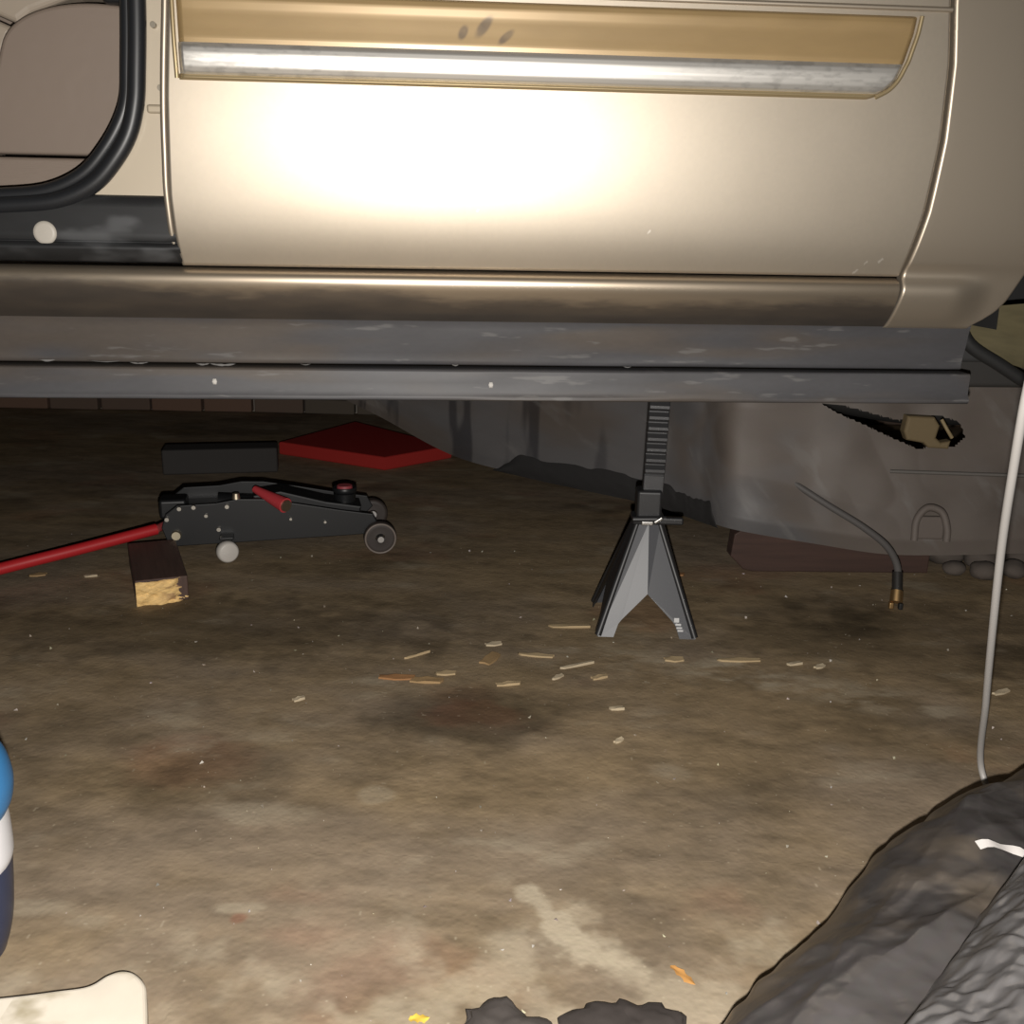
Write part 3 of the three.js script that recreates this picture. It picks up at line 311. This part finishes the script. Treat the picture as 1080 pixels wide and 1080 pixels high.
// clods of dirt under the shield
{ const cm = std([0.095, 0.078, 0.066], 0.9); const cs = [[0.975, -2.14, 0.024], [1.03, -2.12, 0.028], [1.095, -2.13, 0.030], [0.985, -2.22, 0.040], [1.165, -2.14, 0.030], [1.06, -2.20, 0.036], [1.16, -2.22, 0.036]]; cs.forEach(([x, z, r], k) => { const g = mergeVertices(new THREE.IcosahedronGeometry(r, 3).deleteAttribute('uv').deleteAttribute('normal')); const p = g.attributes.position; for (let i = 0; i < p.count; i++) { const s = 1 + 0.5 * (fbm(p.getX(i) * 50 + k * 9, p.getY(i) * 50 + p.getZ(i) * 40, 3) - 0.5); p.setXYZ(i, p.getX(i) * s, Math.max(-r * 0.62, p.getY(i) * s * 0.7), p.getZ(i) * s); } g.computeVertexNormals(); g.translate(0, r * 0.62, 0); solo('dirt_clod', g, cm, 'lump of dried dirt on the floor below the grey shield', 'dirt clod', [x, 0, z], k, 'dirt clods below the shield'); }); }
// hanging cable
solo('cable', tube([[0.445, 0.90, -0.86], [0.425, 0.72, -0.845], [0.428, 0.62, -0.85], [0.436, 0.577, -0.87], [0.460, 0.507, -0.92], [0.490, 0.425, -0.98], [0.534, 0.303, -1.06], [0.585, 0.169, -1.15], [0.636, 0.03, -1.235], [0.640, 0.006, -1.215], [0.625, 0.0045, -1.17], [0.60, 0.0045, -1.10], [0.59, 0.0045, -1.06]], 0.0042, 200, 12), std([0.30, 0.285, 0.27], 0.45), 'thin grey cable hanging down behind the black plastic bag', 'cable');

// ---------- foreground ----------
{ const BX = 0.548, BZ = -0.717, BY = 0.78, t = thing('plastic_bag', 'large crumpled black plastic rubbish bag resting on the floor', 'bag', [BX, 0, BZ], BY);
  const RXB = 0.519, RZB = 0.281, HB = 0.168, n = 2.74;
  const dirt = colorTex(512, 512, (u, v, c) => { const n = 0.85 + 0.3 * fbm(u * 12, v * 12, 4); let r = 0.050 * n, g = 0.046 * n, b = 0.045 * n; const d = sm(0.50, 0.80, fbm(u * 14 + 4, v * 9 + 2, 5)); r = mix(r, 0.115, d * 0.7); g = mix(g, 0.093, d * 0.7); b = mix(b, 0.070, d * 0.7); c[0] = r; c[1] = g; c[2] = b; });
  const crink = grayTex(512, 512, (u, v) => 0.7 * ridge(u * 11, v * 7, 4) + 0.3 * ridge(u * 30 + 3, v * 22, 3), THREE.MirroredRepeatWrapping);
  const bm = std([1, 1, 1], 0.28, { map: dirt, bumpMap: crink, bumpScale: 0.004, specularIntensity: 1 });
  const NU = 520, NV = 200, pw = (v, k) => Math.sign(v) * Math.pow(Math.abs(v), k);
  const wrinkle = (x, z) => 0.030 * (fbm(x * 4 + 1, z * 6 + 3, 3) - 0.5) + 0.020 * (ridge(x * 3.2 + z * 1.2 + 7, z * 11 - x * 2 + 4, 2) - 0.62) + 0.006 * (ridge(x * 9 + 3, z * 26 + 2, 2) - 0.6) + 0.011 * (fbm(x * 16 + z * 6, z * 24 - x * 5, 2) - 0.5) + 0.0035 * (fbm(x * 46 + 3, z * 52 + 8, 2) - 0.5);
  part('sack', grid(NU, NV, (i, j) => { const a = i / NU * Math.PI * 2, e = j / NV * Math.PI / 2; const rad = Math.pow(Math.cos(e), 0.7); const x = RXB * pw(Math.cos(a), 2 / n) * rad, z = RZB * pw(Math.sin(a), 2 / n) * rad, y = HB * Math.pow(Math.sin(e), 0.69); const d = wrinkle(x + 1 + y * 0.6, z + 1 - y * 0.6), k = sm(0, 0.12, e), len = Math.hypot(x, y * 1.6, z) + 1e-6; return [x + x / len * d, Math.max(0.001, y + (y * 1.6 / len + 0.2) * d * k), z + z / len * d, (x + 0.6) / 1.0, (z + 0.5 + y) / 1.0]; }, true), bm, t);
  const topY = (x, z) => { const r = Math.pow(Math.pow(Math.abs(x / RXB), n) + Math.pow(Math.abs(z / RZB), n), 1 / n); const e = Math.acos(Math.min(1, Math.pow(Math.min(0.999, r), 1 / 0.7))); const y = HB * Math.pow(Math.sin(e), 0.69); const len = Math.hypot(x, y * 1.6, z) + 1e-6; return y + (y * 1.6 / len + 0.2) * wrinkle(x + 1 + y * 0.6, z + 1 - y * 0.6); };
  const loc = (X, Z) => { const a = X - BX, b = Z - BZ, c = Math.cos(BY), s = Math.sin(BY); return [a * c - b * s, a * s + b * c]; };
  // overlapping fold of thinner, shinier film lying over the sack
  const fm = std([0.075, 0.072, 0.072], 0.30, { specularIntensity: 1 });
  part('fold', grid(180, 160, (i, j) => { const s = i / 180, q = -0.45 + 1.45 * j / 160; const [x, z] = loc(mix(0.275, 0.475, q) + 0.24 * s + 0.002 * Math.sin(q * 17), mix(-0.60, -0.815, q) - 0.03 * s); return [x, topY(x, z) + 0.006 + s * (0.13 + 0.16 * Math.max(0, q)) + 0.012 * sm(0, 0.08, s) + (0.014 * (ridge(x * 11 + 2, z * 14, 2) - 0.3) + 0.016 * (fbm(x * 34 + z * 12, z * 30, 2) - 0.4) + 0.009 * (fbm(x * 85, z * 75, 2) - 0.5)) * sm(0.0, 0.12, s), z, s * 0.7, q * 0.9]; }, false), fm, t, 'shiny crinkled fold of black film');
  part('tie_strip', grid(18, 2, (i, j) => { const s = i / 18; const [x, z] = loc(mix(0.443, 0.53, s), mix(-0.845, -0.80, s) + (j / 2 - 0.5) * 0.013); return [x, topY(x, z) + 0.006 + 0.002 * Math.sin(s * 19) + 0.003 * Math.sin(s * 7), z]; }), std([0.6, 0.57, 0.55], 0.4), t, 'white plastic strip'); }
function crumple(w, h, d, k) { return grid(60, 24, (i, j) => { const a = i / 60 * Math.PI * 2, e = j / 24 * Math.PI / 2; const m = 1 + 1.1 * (fbm(Math.cos(a) * 1.6 + k * 3 + 5, Math.sin(a) * 1.6 + 5, 3) - 0.5) * Math.cos(e) + 0.25 * (ridge(i * 0.2 + k, j * 0.2, 2) - 0.5) * Math.cos(e) * Math.sin(a / 2); const x = w * Math.cos(a) * Math.cos(e) * m, z = d * Math.sin(a) * Math.cos(e) * m; return [x, Math.max(0.001, h * Math.pow(Math.sin(e), 0.7) * (0.7 + 0.6 * fbm(x * 40 + 9 + k, z * 40 + 9, 3))), z, i / 20, j / 20]; }, true); }
const ragMat = std([0.040, 0.033, 0.030], 0.7), ragMat2 = std([0.060, 0.052, 0.048], 0.6);
solo('rag', crumple(0.054, 0.014, 0.058, 2), ragMat2, 'small crumpled dark grey rag on the concrete', 'rag', [0.004, 0, -0.762], 0.3);
solo('rag', crumple(0.066, 0.015, 0.058, 7), ragMat, 'torn black rag lying flat beside the plastic bag', 'rag', [0.126, 0, -0.764], 1.9);
{ // white slab
  const o = [[-0.62, -0.70], [-0.60, -0.765], [-0.464, -0.789], [-0.417, -0.799], [-0.390, -0.806], [-0.378, -0.820], [-0.366, -0.827], [-0.352, -0.824], [-0.338, -0.811], [-0.330, -0.793], [-0.318, -0.760], [-0.300, -0.705], [-0.30, -0.66], [-0.60, -0.62]].map(([x, z]) => new THREE.Vector2(x + 0.45, -(z + 0.74)));
  const s = new THREE.Shape(); s.setFromPoints(new THREE.SplineCurve(o.concat([o[0]])).getPoints(120)); const g = ext(s, 0.014, 0.006, 4); g.rotateX(-Math.PI / 2); g.translate(0, 0.006, 0);
  const m = colorTex(512, 512, (u, v, c) => { const n = 0.9 + 0.16 * fbm(u * 12, v * 12, 4); const d = sm(0.5, 0.75, fbm(u * 7 + 3.5, v * 9 + 1, 5)) * 0.8; c[0] = mix(0.66 * n, 0.30, d); c[1] = mix(0.60 * n, 0.25, d); c[2] = mix(0.50 * n, 0.15, d); }); const p = g.attributes.position, uv = g.attributes.uv; for (let i = 0; i < p.count; i++) uv.setXY(i, p.getX(i) / 0.4, p.getZ(i) / 0.4);
  solo('foam_slab', g, std([1, 1, 1], 0.7, { map: m }), 'dirty white slab with a rounded corner lying flat on the concrete', 'slab', [-0.45, 0, -0.74]); }
{ // bottle at the left edge
  const t = thing('oil_bottle', 'blue and navy plastic bottle with a white band', 'bottle', [-0.556, 0, -0.872]);
  const L = pts => new THREE.LatheGeometry(new THREE.SplineCurve(pts.map(p => new THREE.Vector2(...p))).getPoints(40), 48);
  part('lower_body', L([[0, 0.001], [0.045, 0.001], [0.053, 0.010], [0.060, 0.04], [0.064, 0.08], [0.066, 0.115]]), std([0.025, 0.035, 0.075], 0.35), t, 'navy lower body');
  part('white_band', L([[0.066, 0.115], [0.068, 0.125], [0.068, 0.15], [0.067, 0.175]]), std([0.62, 0.62, 0.64], 0.4), t, 'white band');
  part('upper_body', L([[0.067, 0.175], [0.073, 0.19], [0.075, 0.215], [0.068, 0.245], [0.048, 0.265], [0.024, 0.272]]), std([0.035, 0.16, 0.36], 0.35), t, 'blue upper body');
  t.scale.set(1, 0.89, 1); part('cap', L([[0.024, 0.272], [0.024, 0.29], [0.021, 0.295], [0, 0.295]]), std([0.02, 0.02, 0.025], 0.4), t); }
// wood chips and bits
const shard = k => { const g = new THREE.BoxGeometry(1, 1, 1, 4, 1, 2); const p = g.attributes.position; for (let i = 0; i < p.count; i++) { const x = p.getX(i), y = p.getY(i), z = p.getZ(i); const tp = 1 - 0.5 * Math.abs(x) * (k % 2 + 0.6); p.setXYZ(i, x + 0.14 * (vn(z * 3 + k, x * 2 + 7) - 0.5), (y + 0.5) * (0.6 + 0.8 * vn(x * 3 + k * 5 + 9, z * 2 + 4)), z * tp + 0.25 * Math.sin(x * 2 + k) * 0.5); } g.computeVertexNormals(); return g; };
const shards = [0, 1, 2, 3].map(shard), woods = [[0.40, 0.30, 0.17], [0.32, 0.21, 0.10], [0.46, 0.38, 0.26], [0.30, 0.15, 0.06]].map(c => std(c, 0.8));
const CH = [[0.112, -1.79, 0.075, 0.022, 0.1], [-0.029, -1.697, 0.03, 0.018, 0.3], [-0.034, -1.632, 0.05, 0.028, 1.1], [0.047, -1.65, 0.062, 0.016, -0.2], [0.116, -1.612, 0.062, 0.012, 0.5], [0.285, -1.645, 0.034, 0.024, 0.1], [-0.001, -1.533, 0.042, 0.014, 0.2], [0.081, -1.562, 0.026, 0.012, 0.7], [-0.159, -1.642, 0.05, 0.006, 0.7], [-0.185, -1.55, 0.06, 0.022, 0.0], [-0.135, -1.541, 0.055, 0.024, -0.1], [-0.105, -1.569, 0.034, 0.020, 0.0], [0.168, -1.451, 0.022, 0.014, 0.2], [0.161, -1.347, 0.018, 0.010, 0.8], [0.345, -2.10, 0.06, 0.02, 0.0], [0.40, -1.646, 0.075, 0.018, 0.0], [0.492, -1.635, 0.026, 0.014, 0.4], [0.532, -1.625, 0.022, 0.014, 0.6], [-0.328, -1.463, 0.020, 0.012, 0.6], [-0.987, -2.019, 0.034, 0.022, 0.2], [-0.877, -2.02, 0.026, 0.018, 0.4], [0.803, -1.536, 0.036, 0.014, 0.5], [0.15, -1.565, 0.03, 0.014, 0.4]];
const tone = [0, 2, 1, 0, 2, 0, 0, 2, 0, 3, 1, 0, 2, 2, 3, 0, 2, 2, 2, 1, 2, 2, 0];
const chipLabel = (k, x, z, l) => `${l > 0.045 ? 'long' : l > 0.028 ? 'short' : 'tiny'} ${['tan', 'brown', 'cream', 'rust-orange'][tone[k]]} wood chip on the floor ${x < -0.8 ? 'under the red jack handle' : x > 0.7 ? 'beside the hanging grey cable' : z < -1.7 ? 'at the foot of the jack stand' : x > 0.2 ? 'in front of the jack stand' : z > -1.48 ? 'out on the open concrete' : x < -0.08 ? 'by the dark oil stain' : 'between the jack stand and the oil stain'}`;
CH.forEach(([x, z, l, w, a], k) => { const o = solo('wood_chip', shards[k % 4], woods[tone[k]], chipLabel(k, x, z, l), 'wood chip', [x, 0.0004, z], a, 'wood chips scattered on the floor'); o.scale.set(l * 0.95, 0.0035, w * 0.8); });
const leafG = grid(10, 6, (i, j) => { const s = i / 10 - 0.5, w = 0.5 * Math.sqrt(Math.max(0, 1 - 4 * s * s)) * (1 + 0.3 * Math.sin(i * 2)); return [s, 0.15 + 0.3 * Math.sin(i * 0.6) * Math.abs(j / 6 - 0.5), (j / 6 - 0.5) * w]; });
[[0.179, -0.862, 0.034, 0.018, -0.9, [0.42, 0.21, 0.06], 'small orange-brown dry leaf scrap beside the plastic bag'], [-0.078, -0.797, 0.02, 0.02, 0.2, [0.62, 0.42, 0.06], 'small yellow scrap on the concrete beside the crumpled grey rag']].forEach(([x, z, l, w, a, c, lb]) => { const o = solo('leaf_scrap', leafG, std(c, 0.7), lb, 'scrap', [x, 0.001, z], a); o.scale.set(l, 0.008, w); });
{ // uncountable grit
  const g = new THREE.TetrahedronGeometry(1, 0); const N = 420; const im = new THREE.InstancedMesh(g, std([1, 1, 1], 0.6), N); im.name = 'floor_grit'; im.castShadow = im.receiveShadow = true; const m = new THREE.Matrix4(), q = new THREE.Quaternion(), c = new THREE.Color();
  for (let i = 0; i < N; i++) { const z = -rr(0.75, 2.4), x = rr(-0.62, 0.55) * -z; const s = Math.pow(rnd(), 3) * 0.0028 + 0.0007; q.setFromEuler(new THREE.Euler(rr(0, 6), rr(0, 6), rr(0, 6))); m.compose(new THREE.Vector3(x, s * 0.3, z), q, new THREE.Vector3(s * 1.6, s * 0.6, s)); im.setMatrixAt(i, m); const v = rr(0.22, 0.45); im.setColorAt(i, c.setRGB(v, v * rr(0.82, 0.97), v * rr(0.6, 0.9))); }
  im.userData = { label: 'fine pale grit and dust specks strewn over the concrete floor', category: 'grit', kind: 'stuff' }; scene.add(im); }

renderer.render(scene, camera);
